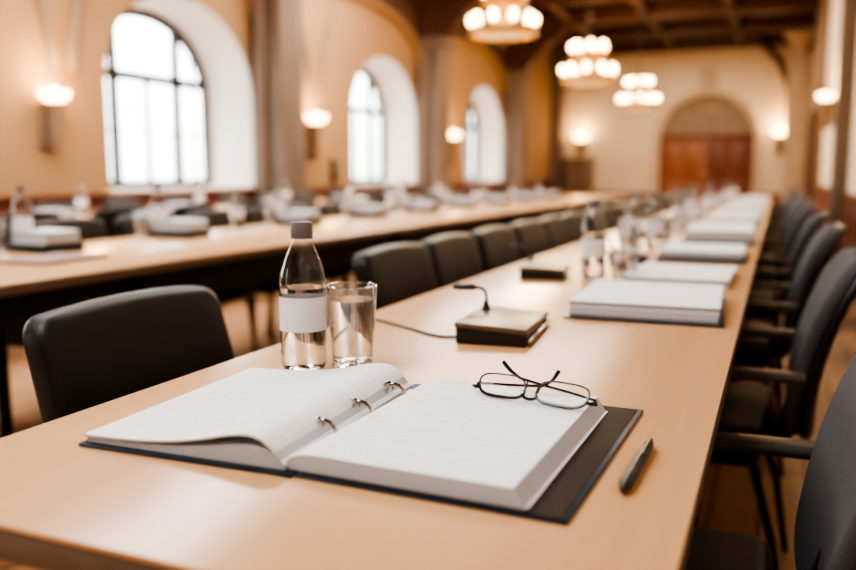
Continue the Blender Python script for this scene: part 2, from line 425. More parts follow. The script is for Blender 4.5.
bm = bmesh.new(); prism(bm, [(DC - .28, 3.42), (DC - .2, 3.75), (DC, 3.95), (DC + .2, 3.75), (DC + .28, 3.42), (DC, 3.32)], 'y', YF - .08, YF)
struct(link('trim_4', bm, 'stone_light', smooth=False))
bm = bmesh.new()
for x0, x1 in ((XL + .1, DC - DH - .17), (DC + DH + .17, XR - .05)): box(bm, x0, x1, YF - .04, YF, 0, .52, .005)
struct(link('trim_5', bm, 'wainscot'))
# corner pier of the far wall, window side, and the pale half pier beside it
bm = bmesh.new(); box(bm, XL, XL + .30, YF - .55, YF, 0, ZC, .02); struct(link('column_8', bm, 'stone'))
# ---- other walls
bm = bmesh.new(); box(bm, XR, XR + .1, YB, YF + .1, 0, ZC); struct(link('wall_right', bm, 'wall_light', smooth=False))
bm = bmesh.new(); box(bm, XL - .6, XR + .1, YB - .1, YB, 0, ZC); struct(link('wall_back', bm, 'wall', smooth=False))
bm = bmesh.new(); box(bm, XR - .03, XR, YB, 21.8, 0, .79); box(bm, XR - .05, XR, YB, 21.8, .79, .835, .006)
for k in range(55):
    if -4.4 + .47 * k < 21.3: box(bm, XR - .045, XR - .03, YB + .15 + .47 * k, YB + .52 + .47 * k, .12, .71, .008)
struct(link('trim_6', bm, 'wainscot'))
# ---- right wall: pier with carved capital at the corner, brace, dark door, slim pier
bm = bmesh.new()
box(bm, .18, XR, YF - .75, YF, 0, 4.1, .03)
lathe(bm, [(.10, 0), (.10, 4.1)], 14, (.20, YF - .72, 0)); lathe(bm, [(.10, 0), (.10, 4.1)], 14, (.42, YF - .76, 0))
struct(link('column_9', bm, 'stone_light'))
bm = bmesh.new()
lathe(bm, [(.20, 4.02), (.24, 4.06), (.22, 4.12), (.27, 4.3), (.36, 4.46), (.38, 4.5), (.38, ZC)], 20, (.36, YF - .66, 0))
box(bm, -.04, XR, YF - 1.06, YF, 4.5, ZC, .02)
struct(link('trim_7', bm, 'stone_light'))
bm = bmesh.new()
tube(bm, [(.17, YF - .5, 2.75), (.15, YF - .5, 3.1), (.06, YF - .5, 3.5), (-.12, YF - .5, 3.9), (-.42, YF - .5, 4.25), (-.75, YF - .5, 4.5), (-1.0, YF - .5, ZC)], [.05, .07, .08, .09, .10, .12, .14], 10)
struct(link('beam_50', bm, 'beam'))
d = bpy.data.objects.new('door_2', None); COL.objects.link(d); d.location = (XR - .10, 17.6, 0); struct(d)
bm = bmesh.new(); box(bm, -.05, -.001, -.75, .75, 0, 2.05, .01); dl = link('door_leaf', bm, 'door_dark', d)
bm = bmesh.new(); box(bm, -.09, -.001, -.87, -.75, 0, 2.15, .01); box(bm, -.09, -.001, .75, .87, 0, 2.15, .01); box(bm, -.09, -.001, -.87, .87, 2.05, 2.17, .01)
link('door_frame', bm, 'beam', d)
bm = bmesh.new(); box(bm, XR - .10, XR, 10.0, 10.35, .0, ZC, .02); lathe(bm, [(.05, .0), (.05, ZC)], 12, (XR - .11, 10.17, 0)); struct(link('column_10', bm, 'stone'))
bm = bmesh.new(); box(bm, XR - .10, XR, 16.4, 20.8, .0, ZC, .02); struct(link('column_11', bm, 'rib'))

# ------------------------------------------------------------------ sconces
def sconce(name, loc, rz, label, h=.52, s=1.):
    t = thing(name, label, 'wall lamp', loc, rz, 'glowing wall sconces')
    bm = bmesh.new()    # tapered corbel, local +x points into the room
    lathe(bm, [(.03, -h), (.045, -h + .03), (.06, -h * .6), (.09, -.06), (.105, -.03), (.105, 0)], 14, (.13, 0, 0))
    box(bm, 0, .06, -.09, .09, -h * .9, .0, .015)
    link('bracket', bm, 'rib', t)
    bm = bmesh.new(); lathe(bm, [(.03, 0), (.09, .015), (.135, .06), (.15, .12), (.14, .12), (.125, .065), (.08, .03), (.03, .015)], 20, (.155, 0, 0), cap0=True, cap1=True)
    for v in bm.verts: v.co.y *= 1.15
    link('bowl', bm, 'bowl', t)
    bm = bmesh.new(); bmesh.ops.create_icosphere(bm, subdivisions=2, radius=.06)
    for v in bm.verts: v.co += Vector((.155, 0, .10))
    link('bulb', bm, 'bulb', t)
    t.scale = (s, s, s)
    L = bpy.data.lights.new('sconce_light', 'POINT'); L.energy = 16; L.color = (1, .66, .34); L.shadow_soft_size = .10
    lo = bpy.data.objects.new('sconce_light', L); COL.objects.link(lo)
    lo.location = Vector(loc) + Vector((cos(rz) * .30, sin(rz) * .30, .26))
    return t
sconce('wall_sconce', (XL, 5.57, 1.66), 0, 'glowing bowl sconce on stone corbel, nearest the big arched window', s=.86)
SL = 'small glowing wall sconce on the window wall between '
sconce('wall_sconce', (XL, 10.08, 1.72), 0, SL + 'a stone pier and the middle window')
sconce('wall_sconce', (XL, 15.36, 1.72), 0, SL + 'a stone pier and the last window')
sconce('wall_sconce', (-5.28, YF, 1.98), -pi / 2, 'bright wall sconce on the far wall, window side of the doorway', h=.30, s=1.25)
sconce('wall_sconce', (.02, YF, 2.02), -pi / 2, 'bright wall sconce on the far wall beside the carved corner pier', h=.36, s=1.35)
sconce('wall_sconce', (XR, 13.4, 2.08), pi, 'glowing wall sconce on the cream wall behind the armchairs', s=.8)
# vault ribs rising from the sconce corbels
k = 30
for y, z0 in ((5.80, 1.95), (10.3, 2.0)):
    for s in (-1, 1):
        bm = bmesh.new()
        tube(bm, [(XL + .01, y + s * (.10 + .52 * (t / 10) ** 1.7), z0 + .08 * t * 1.9) for t in range(11)], .06, 8)
        struct(link('trim_%d' % k, bm, 'rib')); k += 1

# ------------------------------------------------------------------ chandeliers
def chandelier():
    t = thing('chandelier', 'x', 'chandelier', (0, 0, 2.45), 0, 'brass ring chandeliers')
    R1, R2, H = .355, .225, .32
    bm = bmesh.new(); lathe(bm, [(.02, -.26), (.07, -.2), (.05, -.1), (.08, 0), (.04, .12), (.07, H), (.03, H + .12)], 16); link('stem', bm, 'brass', t)
    bm = bmesh.new(); lathe(bm, [(.09, ZC - 2.45 - .05), (.09, ZC - 2.45)], 14); link('ceiling_rose', bm, 'brass', t)
    bm = bmesh.new(); tube(bm, [(0, 0, H + .1), (0, 0, ZC - 2.45 - .04)], .008, 8); link('chain', bm, 'metal_dark', t)
    for R, z, nb in ((R1, 0, 10), (R2, H, 7)):
        bm = bmesh.new(); tube(bm, [(R * cos(2 * pi * q / 40), R * sin(2 * pi * q / 40), z - .07) for q in range(40)], .022, 8, closed=True)
        lathe(bm, [(R + .02, z - .15), (R + .028, z - .09), (R + .012, z - .09), (R + .006, z - .15)], 40, cap0=False, cap1=False)
        rg = link('ring', bm, 'brass', t)
        for q in range(4):
            bm = bmesh.new(); a = pi / 4 + q * pi / 2
            tube(bm, [(0, 0, z - .02), (R * .5 * cos(a), R * .5 * sin(a), z - .10), (R * cos(a), R * sin(a), z - .07)], .010, 6)
            link('arm', bm, 'brass', rg)
        for q in range(nb):
            a = 2 * pi * (q + .5) / nb; x, y = R * cos(a), R * sin(a)
            bm = bmesh.new(); lathe(bm, [(.010, -.07), (.026, -.055), (.022, -.03), (.022, -.025)], 10, (x, y, z))
            c = link('candle_cup', bm, 'candle', t)
            bm = bmesh.new(); bmesh.ops.create_icosphere(bm, subdivisions=2, radius=.046)
            for v in bm.verts: v.co = Vector((v.co.x + x, v.co.y + y, v.co.z * 1.3 + z + .025))
            link('bulb', bm, 'bulb', c)
    bm = bmesh.new(); lathe(bm, [(.04, -.20), (.20, -.17), (.31, -.12), (.32, -.11), (.20, -.155), (.04, -.18)], 28)
    link('bowl', bm, 'candle', t)
    return t
ch = chandelier(); CX = -2.80
for i, (CX, y, lab) in enumerate(((-2.74, 8.5, 'largest ring chandelier, cut by the top of the view, two tiers of glowing bulbs'), (-2.53, 11.75, 'middle one of three brass chandeliers, two glowing tiers'), (-2.56, 16.5, 'lowest and smallest looking brass chandelier, hanging before the far wall'))):
    if i == 0: ch.location = (CX, y, ZC - 2.2 * .93); ch['label'] = lab
    else: dup(ch, (CX, y, 2.45), .13 * i, lab, scale=(1, 1, 1))
    L = bpy.data.lights.new('chandelier_light', 'POINT'); L.energy = 120; L.color = (1, .72, .42); L.shadow_soft_size = .35
    lo = bpy.data.objects.new('chandelier_light', L); COL.objects.link(lo); lo.location = (CX, y, 3.25)
ch.scale = (.93, .93, .93)

# ------------------------------------------------------------------ tables
def table(name, label, x0, x1, y0, y1, legs, panel=None, near_round=False):
    t = thing(name, label, 'table', ((x0 + x1) / 2, (y0 + y1) / 2, 0))
    cx, cy = t.location.x, t.location.y
    bm = bmesh.new(); box(bm, x0 - cx, x1 - cx, y0 - cy, y1 - cy, TZ - .006, TZ, .002, 2)
    top = link('tabletop', bm, 'table', t)
    bm = bmesh.new(); box(bm, x0 - cx + .0005, x1 - cx - .0005, y0 - cy + .0005, y1 - cy - .0005, TZ - .034, TZ - .0062, .003, 2)
    link('edge_band', bm, 'table_edge', top)
    bm = bmesh.new()
    for s in (x0 - cx + .16, x1 - cx - .19): box(bm, s, s + .03, y0 - cy + .1, y1 - cy - .1, TZ - .075, TZ - .0345)
    for (x, y) in legs[::2]: box(bm, x0 - cx + .1, x1 - cx - .1, y - cy - .015, y - cy + .015, TZ - .075, TZ - .0345)
    link('underframe', bm, 'metal_dark', t)
    for (x, y) in legs:
        bm = bmesh.new(); box(bm, x - cx - .018, x - cx + .018, y - cy - .018, y - cy + .018, 0, TZ - .035, .004)
        link('leg', bm, 'metal_dark', t)
    if panel:
        bm = bmesh.new(); box(bm, panel - cx - .01, panel - cx + .01, y0 - cy + .05, y1 - cy - .05, panel_z, TZ - .035)
        link('modesty_panel', bm, 'panel_dark', t)
    return t
panel_z = .57
X0, X1, Y0, Y1 = -.78, -.053, .462, 11.6
RC = [1.12 + 1.03 * k for k in range(11)]                 # armchair centres (wall side)
LCH = [1.105, 2.19, 2.65] + [3.11 + .468 * k for k in range(0, 18)]   # padded chair centres (aisle side)
lg = []
for k in (0, 2, 5, 8):
    y = RC[k] + .515
    lg.append((X1 - .075, y))
    yl = min([(a + b) / 2 for a, b in zip(LCH, LCH[1:])], key=lambda v: abs(v - y))
    lg.append((X0 + .075, yl))
table('conference_table', 'long beech conference table in front with open binder and document stacks on it', X0, X1, Y0, Y1, lg)
table('conference_table', 'second long beech table across the aisle, white sheen on top', -2.76, -1.87, .46, 11.6, [(x, y) for y in (.7, 2.16, 4.24, 6.32, 8.40, 10.48) for x in (-1.96, -2.66)], panel=-2.02)
table('conference_table', 'third long table beneath the arched windows, mostly hidden behind chairs', -4.85, -4.05, .46, 11.6, [(-4.15, y) for y in (.7, 2.95, 5.75, 8.55, 10.65)] + [(-4.75, y) for y in (.7, 2.95, 5.85, 8.81, 11.03)], panel=None)

# ------------------------------------------------------------------ padded chairs (facing local +x)
def padded_chair():
    t = thing('conference_chair', 'x', 'chair', (0, 0, 0))
    H, W, T = .40, .435, .058
    bm = plate(W, H, T, .038, .018)
    for v in bm.verts:
        u = (v.co.z + H / 2) / H; y = v.co.y
        v.co.y = y * (1.0 + .03 * (1 - u))
        v.co.x += -.255 - .075 * u - .022 * u * u - .25 * (.05 - y * y) * .5 * (1 if True else 0)
        v.co.z = v.co.z + .610 + .012 * (1 - (y / (W / 2)) ** 2) * u
    link('backrest', bm, 'leather', t, angle=60)
    bm = bmesh.new(); box(bm, -.24, .20, -.208, .208, .395, .465, .028, 4); link('seat', bm, 'leather', t, angle=60)
    bm = bmesh.new(); box(bm, -.20, .17, -.18, .18, .37, .396)
    link('seat_frame', bm, 'metal_dark', t)
    for y in (-.12, .12):
        bm = bmesh.new(); tube(bm, [(-.15, y, .39), (-.27, y, .40), (-.30, y, .47), (-.318, y, .62)], .012, 8); link('back_support', bm, 'metal_dark', t)
    for sx in (-1, 1):
        for sy in (-1, 1):
            bm = bmesh.new(); tube(bm, [(sx * .175, sy * .16, .385), (sx * .20, sy * .19, .0)], [.015, .011], 10); link('leg', bm, 'metal_dark', t)
    return t
pc = padded_chair()
CHX = -.685
GA = 'black padded chairs along the aisle side of the front table'
for k, y in enumerate(LCH):
    if k > 20 or y > 11.35: break
    lab = ('large black padded chair at the front table, by itself beside the open binder' if k == 0 else
           'black padded chair behind the water glass, first of the close row at the front table' if k == 1 else
           '%s chair of the close row behind the water glass, along the front table' % ORD[k - 1])
    jit = random.uniform(-.04, .04) if k else 0
    if k == 0: pc.location = (CHX, y, 0); pc['label'] = lab; pc['group'] = GA
    else: dup(pc, (CHX + random.uniform(-.012, .012), y, 0), jit * .3, lab, GA)
rows = (('second table', -2.80 + .05, 1.90, .52, 18, 0, 'black padded chair behind the second table'),
        ('third near', -4.12 + .02, 2.6, .70, 13, pi, 'dark chair on the aisle side of the third table'),
        ('third far', -4.80, 4.0, .74, 11, 0, 'dark chair between the third table and the windows'))
for nm, x, y0, p, n, rz, lab in rows:
    for k in range(n):
        y = y0 + p * k
        dup(pc, (x + random.uniform(-.03, .03), y, 0), rz + random.uniform(-.05, .05), '%s, %s from the near end' % (lab, ORD[k]), lab.replace('chair', 'chairs', 1))

# ------------------------------------------------------------------ armchairs on the wall side (facing local +x, turned round)
def arm_chair():
    t = thing('conference_armchair', 'x', 'chair', (0, 0, 0), pi)
    H, W, T = .42, .47, .040
    def bend(bm, off):
        for v in bm.verts:
            u = (v.co.z + H / 2) / H; y = v.co.y
            v.co.y = y * (.80 + .22 * min(1, u * 1.5) - .03 * u)
            v.co.x += -.282 + off - .11 * u * u + .4 * y * y
            v.co.z = v.co.z + .64
        return bm
    link('backrest', bend(plate(W, H, T, .09, .016, 8, 8), 0), 'fabric', t, angle=60)
    link('back_shell', bend(plate(W + .014, H + .01, .016, .09, .006, 8, 8), -.026), 'plastic', t, angle=60)
    bm = bmesh.new(); box(bm, -.22, .25, -.235, .235, .395, .465, .03, 4); link('seat', bm, 'leather', t, angle=60)
    bm = bmesh.new(); box(bm, -.20, .22, -.20, .20, .365, .396); link('seat_frame', bm, 'metal_dark', t)
    bm = bmesh.new(); tube(bm, [(-.12, 0, .385), (-.25, 0, .40), (-.275, 0, .47), (-.30, 0, .58)], [.03, .03, .028, .02], 10); link('back_support', bm, 'metal_dark', t)
    for sy in (-1, 1):
        bm = bmesh.new(); y = sy * .262
        tube(bm, [(.02, sy * .20, .385), (.02, y, .40), (.0, y, .50), (-.02, y, .59)], [.011, .011, .011, .013], 10)
        ar = link('armrest', bm, 'plastic', t)
        bm = bmesh.new(); box(bm, -.29, .13, y - .026, y + .026, .588, .610, .010, 3)
        for v in bm.verts: v.co.z -= .35 * max(0, v.co.x - .05) ** 2 * 4
        link('arm_pad', bm, 'arm', ar)
    for sx in (-1, 1):
        for sy in (-1, 1):
            rr = .055 if sx < 0 else 0
            bm = bmesh.new(); tube(bm, [(sx * (.17 + rr * .3), sy * .17, .375), (sx * (.20 + rr * .7), sy * .205, .2), (sx * (.215 + rr), sy * .215, .0)], [.011, .010, .009], 10); link('leg', bm, 'metal_dark', t)
    return t
ac = arm_chair(); ACX = -.195
GR = 'black armchairs along the wall side of the front table'
for k, y in enumerate(RC):
    lab = ('black armchair closest to the viewer beside the pen, mostly cut off by the picture edge' if k == 0 else
           '%s black armchair counted from the pen along the wall side of the front table' % ORD[k])
    if k == 0: ac.location = (ACX, y, 0); ac['label'] = lab; ac['group'] = GR
    else: dup(ac, (ACX + random.uniform(-.01, .01), y, 0), pi + random.uniform(-.03, .03), lab, GR)

# ------------------------------------------------------------------ open ring binder
def binder():
    t = thing('ring_binder', 'thick open navy ring binder with printed white pages, lying on the front table', 'binder', (-.431, .826, TZ), radians(-1.4))
    def cover(x0, x1, nm, lab):
        ya = -.182 if x0 < 0 else -.178
        bm = bmesh.new(); box(bm, x0, x1, ya, .182, .0003, .0043, .0012, 2); o = link(nm, bm, 'cover', t); o['label'] = lab
        if x0 < -.1: o.rotation_euler.z = radians(3.4)
        bm = bmesh.new(); box(bm, x0 + .006, x1 - .006, -.176, .176, .0043, .0049); link('lining', bm, 'cover_in', o)
        return o
    cover(-.252, -.022, 'front_cover', 'navy board under the turned pages')
    cover(.022, .290, 'back_cover', 'navy board with dark lining showing beside the pages')
    bm = bmesh.new(); box(bm, -.020, .020, -.182, .182, .0003, .0038, .001, 2); sp = link('spine', bm, 'cover', t)
    bm = bmesh.new()
    prism(bm, [(-.012, .0038), (-.009, .0075), (.009, .0075), (.012, .0038)], 'y', -.14, .14); link('ring_plate', bm, 'chrome', sp)
    # right-hand page block
    N = 26; top = []; bot = []
    for i in range(N + 1):
        u = i / N; x = .002 + .238 * u
        z = .0052 + .0175 * (1 - (1 - min(1, u / .16)) ** 2.2) ** .6
        top.append((x - .004 * 0, z)); bot.append((x + .011 * u ** 6, .0050))
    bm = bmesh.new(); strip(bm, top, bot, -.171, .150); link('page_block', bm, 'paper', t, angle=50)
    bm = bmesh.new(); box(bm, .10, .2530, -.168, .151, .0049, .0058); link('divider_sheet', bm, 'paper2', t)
    # left-hand pages: lower sheets, then the lifted turned leaves above them
    tl, bl, tu, bu = [], [], [], []
    for i in range(N + 1):
        u = i / N; x = -.001 - .243 * u
        hump = .0265 * (u / .16) ** 1.0 * math.exp(1 - u / .16) if u > 0 else 0
        low = .0052 + .0045 + .58 * hump * (1 - .3 * u)
        up = .0105 + .95 * hump * (1 - .25 * u)
        up = max(up, low + .0008)
        tl.append((x, low)); bl.append((x, .0050))
        tu.append((x - .004, up + .0022)); bu.append((x - .004, up))
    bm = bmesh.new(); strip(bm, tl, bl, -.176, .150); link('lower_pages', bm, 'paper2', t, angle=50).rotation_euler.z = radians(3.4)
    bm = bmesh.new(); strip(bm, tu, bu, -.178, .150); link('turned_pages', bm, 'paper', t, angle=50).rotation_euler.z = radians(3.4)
    for y in (-.085, -.005, .082):
        for dy in (0, ):
            bm = bmesh.new()
            tube(bm, [(.000 + .0135 * cos(a), y + dy, .0150 + .0135 * sin(a)) for a in [radians(-35 + 25 * q) for q in range(11)]], .0024, 8)
            r = link('ring', bm, 'chrome', t)
            bm = bmesh.new()
            tube(bm, [(-.012 + .0075 * cos(a), y + .006, .0185 + .0095 * sin(a)) for a in [radians(10 + 25 * q) for q in range(7)]], .0022, 8)
            link('ring_catch', bm, 'chrome', r)
    return t
binder()

# ------------------------------------------------------------------ folded spectacles standing on their brow rim
def spectacles():
    zt = TZ + .0228
    t = thing('eyeglasses', 'folded dark framed eyeglasses lying upside down on the printed page', 'glasses', (-.256, .905, zt), radians(-9))
    t.scale = (1.09, 1.09, 1.09)
    def outline(cx, s, n=36):
        pts = []
        for q in range(n):
            a = 2 * pi * q / n; c, d = cos(a), sin(a)
            x = .0285 * (abs(c) ** .62) * (1 if c > 0 else -1); z = .0130 * (abs(d) ** .70) * (1 if d > 0 else -1)
            if z < 0: z *= 1.0
            x += s * .003 * (z / .015)          # outer corner droops like a real lens
            z += .0012 * s * x / .028 * -1
            pts.append((cx + x, z + .0148))
        return pts
    lean = radians(32); wrap = .10
    def place(x, z): return Vector((x, (z - .0) * sin(lean) + wrap * x * x * 8, z * cos(lean) + .0012))
    for s in (-1, 1):
        o = outline(s * .0355, s)
        bm = bmesh.new()
        pts = [place(x, z) for x, z in o]
        rr = [.0010 + .0011 * max(0, 1 - z / .018) for x, z in o]
        tube(bm, pts, rr, 8, closed=True); rim = link('rim', bm, 'specs', t)
        bm = bmesh.new(); c = bm.verts.new(sum(pts, Vector()) / len(pts) + Vector((0, .0012, 0))); vs = [bm.verts.new(p) for p in pts]
        for a in range(len(vs)): bm.faces.new((c, vs[a], vs[(a + 1) % len(vs)]))
        link('lens', bm, 'lens', rim)
        bm = bmesh.new(); tube(bm, [place(s * .0085, .012), place(s * .0075, .017) + Vector((0, .004, 0)), place(s * .0085, .022) + Vector((0, .006, 0))], [.0008, .0014, .0010], 6); link('nose_pad', bm, 'specs', rim)
        # end piece + temple, folded behind the front, ear hook turned upward
        h = place(s * .069, .008)
        bm = bmesh.new(); tube(bm, [place(s * .062, .0085), place(s * .068, .0085), h + Vector((s * .003, .004, 0)), h + Vector((s * .001, .009, 0))], [.0014, .0024, .0026, .0020], 8); link('hinge', bm, 'specs', rim)
        bm = bmesh.new(); b = Vector((s * .070, h.y + .008, .0105))
        d = .006 if s > 0 else 0.
        tube(bm, [b, Vector((s * .035, b.y + .008 + d, .0110)), Vector((-s * .002, b.y + .017 + d, .0125)), Vector((-s * .018 - .012, b.y + .022 + d, .0150)), Vector((-s * .028 - .017, b.y + .028 + d, .0205)), Vector((-s * .036 - .021, b.y + .033 + d, .0285))], [.0017, .0016, .0016, .0018, .0022, .0024], 8)
        link('temple', bm, 'specs', t)
    bm = bmesh.new(); tube(bm, [place(-.0100, .0085), place(-.005, .0052), place(.0, .0042), place(.005, .0052), place(.0100, .0085)], .0019, 8); link('bridge', bm, 'specs', t)
    return t
spectacles()

# ------------------------------------------------------------------ ballpoint pen
def pen():
    t = thing('ballpoint_pen', 'black ballpoint pen with clip lying beside the open binder', 'pen', (-.1125, .797, TZ), 0)
    dirv = Vector((-.115 + .1105, .720 - .872, 0)).normalized()
    t.rotation_euler = (0, 0, math.atan2(dirv.y, dirv.x))
    r = .0064
    def along(bm):
        for v in bm.verts: v.co = Vector((v.co.z, v.co.x, v.co.y + r))
        return bm
    bm = bmesh.new(); lathe(bm, [(.0046, -.060), (.0056, -.045), (r, -.005), (r, .018)], 20); link('barrel', along(bm), 'pen', t)
    bm = bmesh.new(); lathe(bm, [(r * 1.0, .0205), (r * 1.06, .03), (r * 1.05, .058), (.0050, .068), (.0022, .0755)], 20); link('grip', along(bm), 'plastic', t)
    bm = bmesh.new(); lathe(bm, [(r * 1.04, .018), (r * 1.04, .0205)], 20); link('ring', along(bm), 'pen_ring', t)
    bm = bmesh.new(); lathe(bm, [(.0050, -.064), (.0050, -.060)], 16); link('collar', along(bm), 'pen_ring', t)
    bm = bmesh.new(); lathe(bm, [(.0026, -.077), (.0030, -.075), (.0030, -.064)], 14); link('clicker', along(bm), 'pen_ring', t)
    bm = bmesh.new(); tube(bm, [(-.060, .002, r + .0045), (-.058, .003, r + .0085), (-.03, .003, r + .0082), (-.012, .003, r + .0062)], [.0016, .0017, .0015, .0018], 8); link('clip', bm, 'pen_ring', t)
    return t
pen()

# ------------------------------------------------------------------ bottles and tumblers
def bottle():
    t = thing('water_bottle', 'x', 'bottle')
    prof = [(.026, .0), (.0305, .004), (.0325, .012), (.0325, .03), (.0316, .036), (.0325, .042), (.0325, .118), (.0330, .124), (.0325, .132), (.0305, .146), (.0255, .164), (.0190, .181), (.0142, .192), (.0128, .197), (.0128, .203)]
    bm = bmesh.new(); lathe(bm, prof, 40, cap1=False); link('bottle_wall', bm, 'bottle', t)
    bm = bmesh.new(); lathe(bm, [(.0128, .2005), (.0152, .2008), (.0155, .202), (.0155, .2185), (.0146, .2205), (.012, .221)], 28)
    link('cap', bm, 'grey_cap', t)
    bm = bmesh.new(); lathe(bm, [(.0150, .1965), (.0155, .1970), (.0155, .1995), (.0140, .2000)], 28, cap0=False, cap1=False); link('neck_ring', bm, 'grey_cap', t)
    bm = bmesh.new(); lathe(bm, [(.0330, .062), (.0330, .112)], 40, cap0=False, cap1=False); link('label', bm, 'label', t)
    bm = bmesh.new(); lathe(bm, [(.024, .0015), (.0297, .005), (.0315, .0125), (.0315, .03), (.0306, .036), (.0315, .042), (.0315, .1245)], 40); link('water', bm, 'water', t)
    return t
def tumbler():
    t = thing('water_glass', 'x', 'glass')
    bm = bmesh.new(); lathe(bm, [(.0310, .0), (.0330, .003), (.0395, .124), (.0389, .1255), (.0382, .124), (.0322, .012)], 40, cap0=False, cap1=False); gw = link('glass_wall', bm, 'tumbler', t)
    bm = bmesh.new(); tube(bm, [(.0388 * cos(2 * pi * q / 40), .0388 * sin(2 * pi * q / 40), .1245) for q in range(40)], .0013, 8, closed=True); link('rim', bm, 'rim', gw)
    bm = bmesh.new(); lathe(bm, [(.0300, .0004), (.0318, .002), (.0319, .0112), (.0300, .0118)], 40); link('glass_base', bm, 'base_glass', t)
    bm = bmesh.new(); lathe(bm, [(.0312, .0125), (.0320, .0130), (.0370, .104)], 40); link('water', bm, 'water', t)
    return t
bt = bottle(); bt.location = (-.639, 1.035, TZ); bt.scale = (1.06, 1.06, 1); bt['label'] = 'sharp clear water bottle with grey cap and blank label, beside the tumbler behind the binder'
gl = tumbler(); gl.location = (-.580, 1.078, TZ); gl.scale = (.95, .95, 1); gl['label'] = 'clear tumbler of water between the front bottle and the microphone'
bt['group'] = 'water bottles on the front table'; gl['group'] = 'water glasses on the front table'

# ------------------------------------------------------------------ microphone units
def mic_unit():
    t = thing('conference_microphone', 'x', 'microphone')
    # local: +x away from the speaker (towards wall), y along the table; wedge body
    def body(z_of, inset, z_bot):
        bm = bmesh.new(); v = {}
        w, d = .062, .115
        for i, x in enumerate((-w, w)):
            for j, y in enumerate((-d, d)):
                ii = inset
                sx = x - math.copysign(ii, x); sy = y - math.copysign(ii, y)
                v[i, j, 0] = bm.verts.new((sx, sy, z_bot(x, y))); v[i, j, 1] = bm.verts.new((sx, sy, z_of(x, y)))
        for f in (((0, 0, 0), (0, 1, 0), (1, 1, 0), (1, 0, 0)), ((0, 0, 1), (1, 0, 1), (1, 1, 1), (0, 1, 1)), ((0, 0, 0), (1, 0, 0), (1, 0, 1), (0, 0, 1)), ((0, 1, 0), (0, 1, 1), (1, 1, 1), (1, 1, 0)), ((0, 0, 0), (0, 0, 1), (0, 1, 1), (0, 1, 0)), ((1, 0, 0), (1, 1, 0), (1, 1, 1), (1, 0, 1))):
            bm.faces.new([v[k] for k in f])
        bmesh.ops.bevel(bm, geom=bm.edges[:], offset=.0035, segments=3, profile=.5, affect='EDGES')
        return bm
    zt = lambda x, y: .0245 - .004 * (x / .062) + (.003 if y < 0 else -.003)
    link('base', body(zt, .004, lambda x, y: .0), 'plastic', t)
    link('top_cover', body(lambda x, y: zt(x, y) + .006, -.002, lambda x, y: zt(x, y) - .004), 'mic_top', t)
    bm = bmesh.new(); lathe(bm, [(.010, .024), (.009, .031), (.006, .039), (.0045, .047)], 16, (-.045, .055, 0)); link('neck_socket', bm, 'plastic', t)
    bm = bmesh.new(); tube(bm, [(-.045, .055, .034), (-.044, .055, .052), (-.046, .055, .064), (-.052, .056, .070), (-.064, .057, .072)], .0028, 8); nk = link('gooseneck', bm, 'metal_dark', t)
    bm = bmesh.new(); tube(bm, [(-.062, .057, .072), (-.070, .057, .072), (-.10, .059, .071), (-.108, .0595, .0708)], [.003, .0058, .0058, .003], 12); link('mic_head', bm, 'plastic', nk)
    bm = bmesh.new(); box(bm, .0575, .0650, -.105, .10, .006, .012, .002); link('edge_strip', bm, 'chrome', t)
    return t
mc = mic_unit(); mc.location = (-.448, 1.418, TZ); mc.rotation_euler = (0, 0, radians(6)); mc.scale = (1.06, 1.06, 1.04)
mc['label'] = 'biggest wedge shaped desk microphone, between tumbler and thick document stack'; mc['group'] = 'desk microphones on the front table'
bm = bmesh.new(); tube(bm, [(-.508, 1.335, TZ + .004), (-.535, 1.330, TZ + .003), (-.57, 1.345, TZ + .003), (-.61, 1.375, TZ + .003), (-.66, 1.405, TZ + .003), (-.70, 1.43, TZ + .003), (-.745, 1.45, TZ + .003)], .0026, 8)
tag(link('microphone_cable', bm, 'plastic'), 'thin black cable running over the table from the biggest microphone', 'cable')
dup(mc, (-.605, 2.30, TZ), radians(10), 'second black desk microphone, by the table edge nearest the padded chairs')
dup(mc, (-.455, 2.79, TZ), radians(12), 'small dark desk microphone just behind the second water bottle')
for k, y in enumerate((4.0, 5.1, 6.55, 7.6)):
    dup(mc, (-.58, y, TZ), radians(8), 'dark desk microphone far along the front table, %s behind the second bottle' % ORD[k + 1])

# ------------------------------------------------------------------ document stacks
def doc_stack(label, loc, rz, w, d, h, base, group, nm='document_stack', cover='cover', curl=0.):
    t = thing(nm, label, 'documents', loc, rz, group)
    z = 0
    if base > 0:
        bm = bmesh.new(); box(bm, -w / 2 - .012, w / 2 + .012, -d / 2 - .010, d / 2 + .012, .0003, base, min(.004, base * .3)); link('folder', bm, cover, t); z = base
    bm = bmesh.new(); n = 5; g = {}
    lay = max(2, int(h / .006))
    rows_ = []
    for l in range(lay + 1):
        o = (random.uniform(-.0025, .0025), random.uniform(-.0025, .0025)); zz = z + .0002 + h * l / lay
        rows_.append([bm.verts.new((x * w / 2 + o[0], y * d / 2 + o[1], zz)) for x, y in ((-1, -1), (1, -1), (1, 1), (-1, 1))])
    for A, B in zip(rows_, rows_[1:]):
        for q in range(4): bm.faces.new((A[q], A[(q + 1) % 4], B[(q + 1) % 4], B[q]))
    bm.faces.new(rows_[0][::-1]); bm.faces.new(rows_[-1])
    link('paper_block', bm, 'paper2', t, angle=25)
    bm = bmesh.new(); N = 10
    tp = [(-w / 2 - .002 + (w + .004) * i / N, z + h + .0012 + curl * ((i / N - .5) * 2) ** 4) for i in range(N + 1)]
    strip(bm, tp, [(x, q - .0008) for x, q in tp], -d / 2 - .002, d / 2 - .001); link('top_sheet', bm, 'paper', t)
    return t
GD = 'document stacks on the front table'
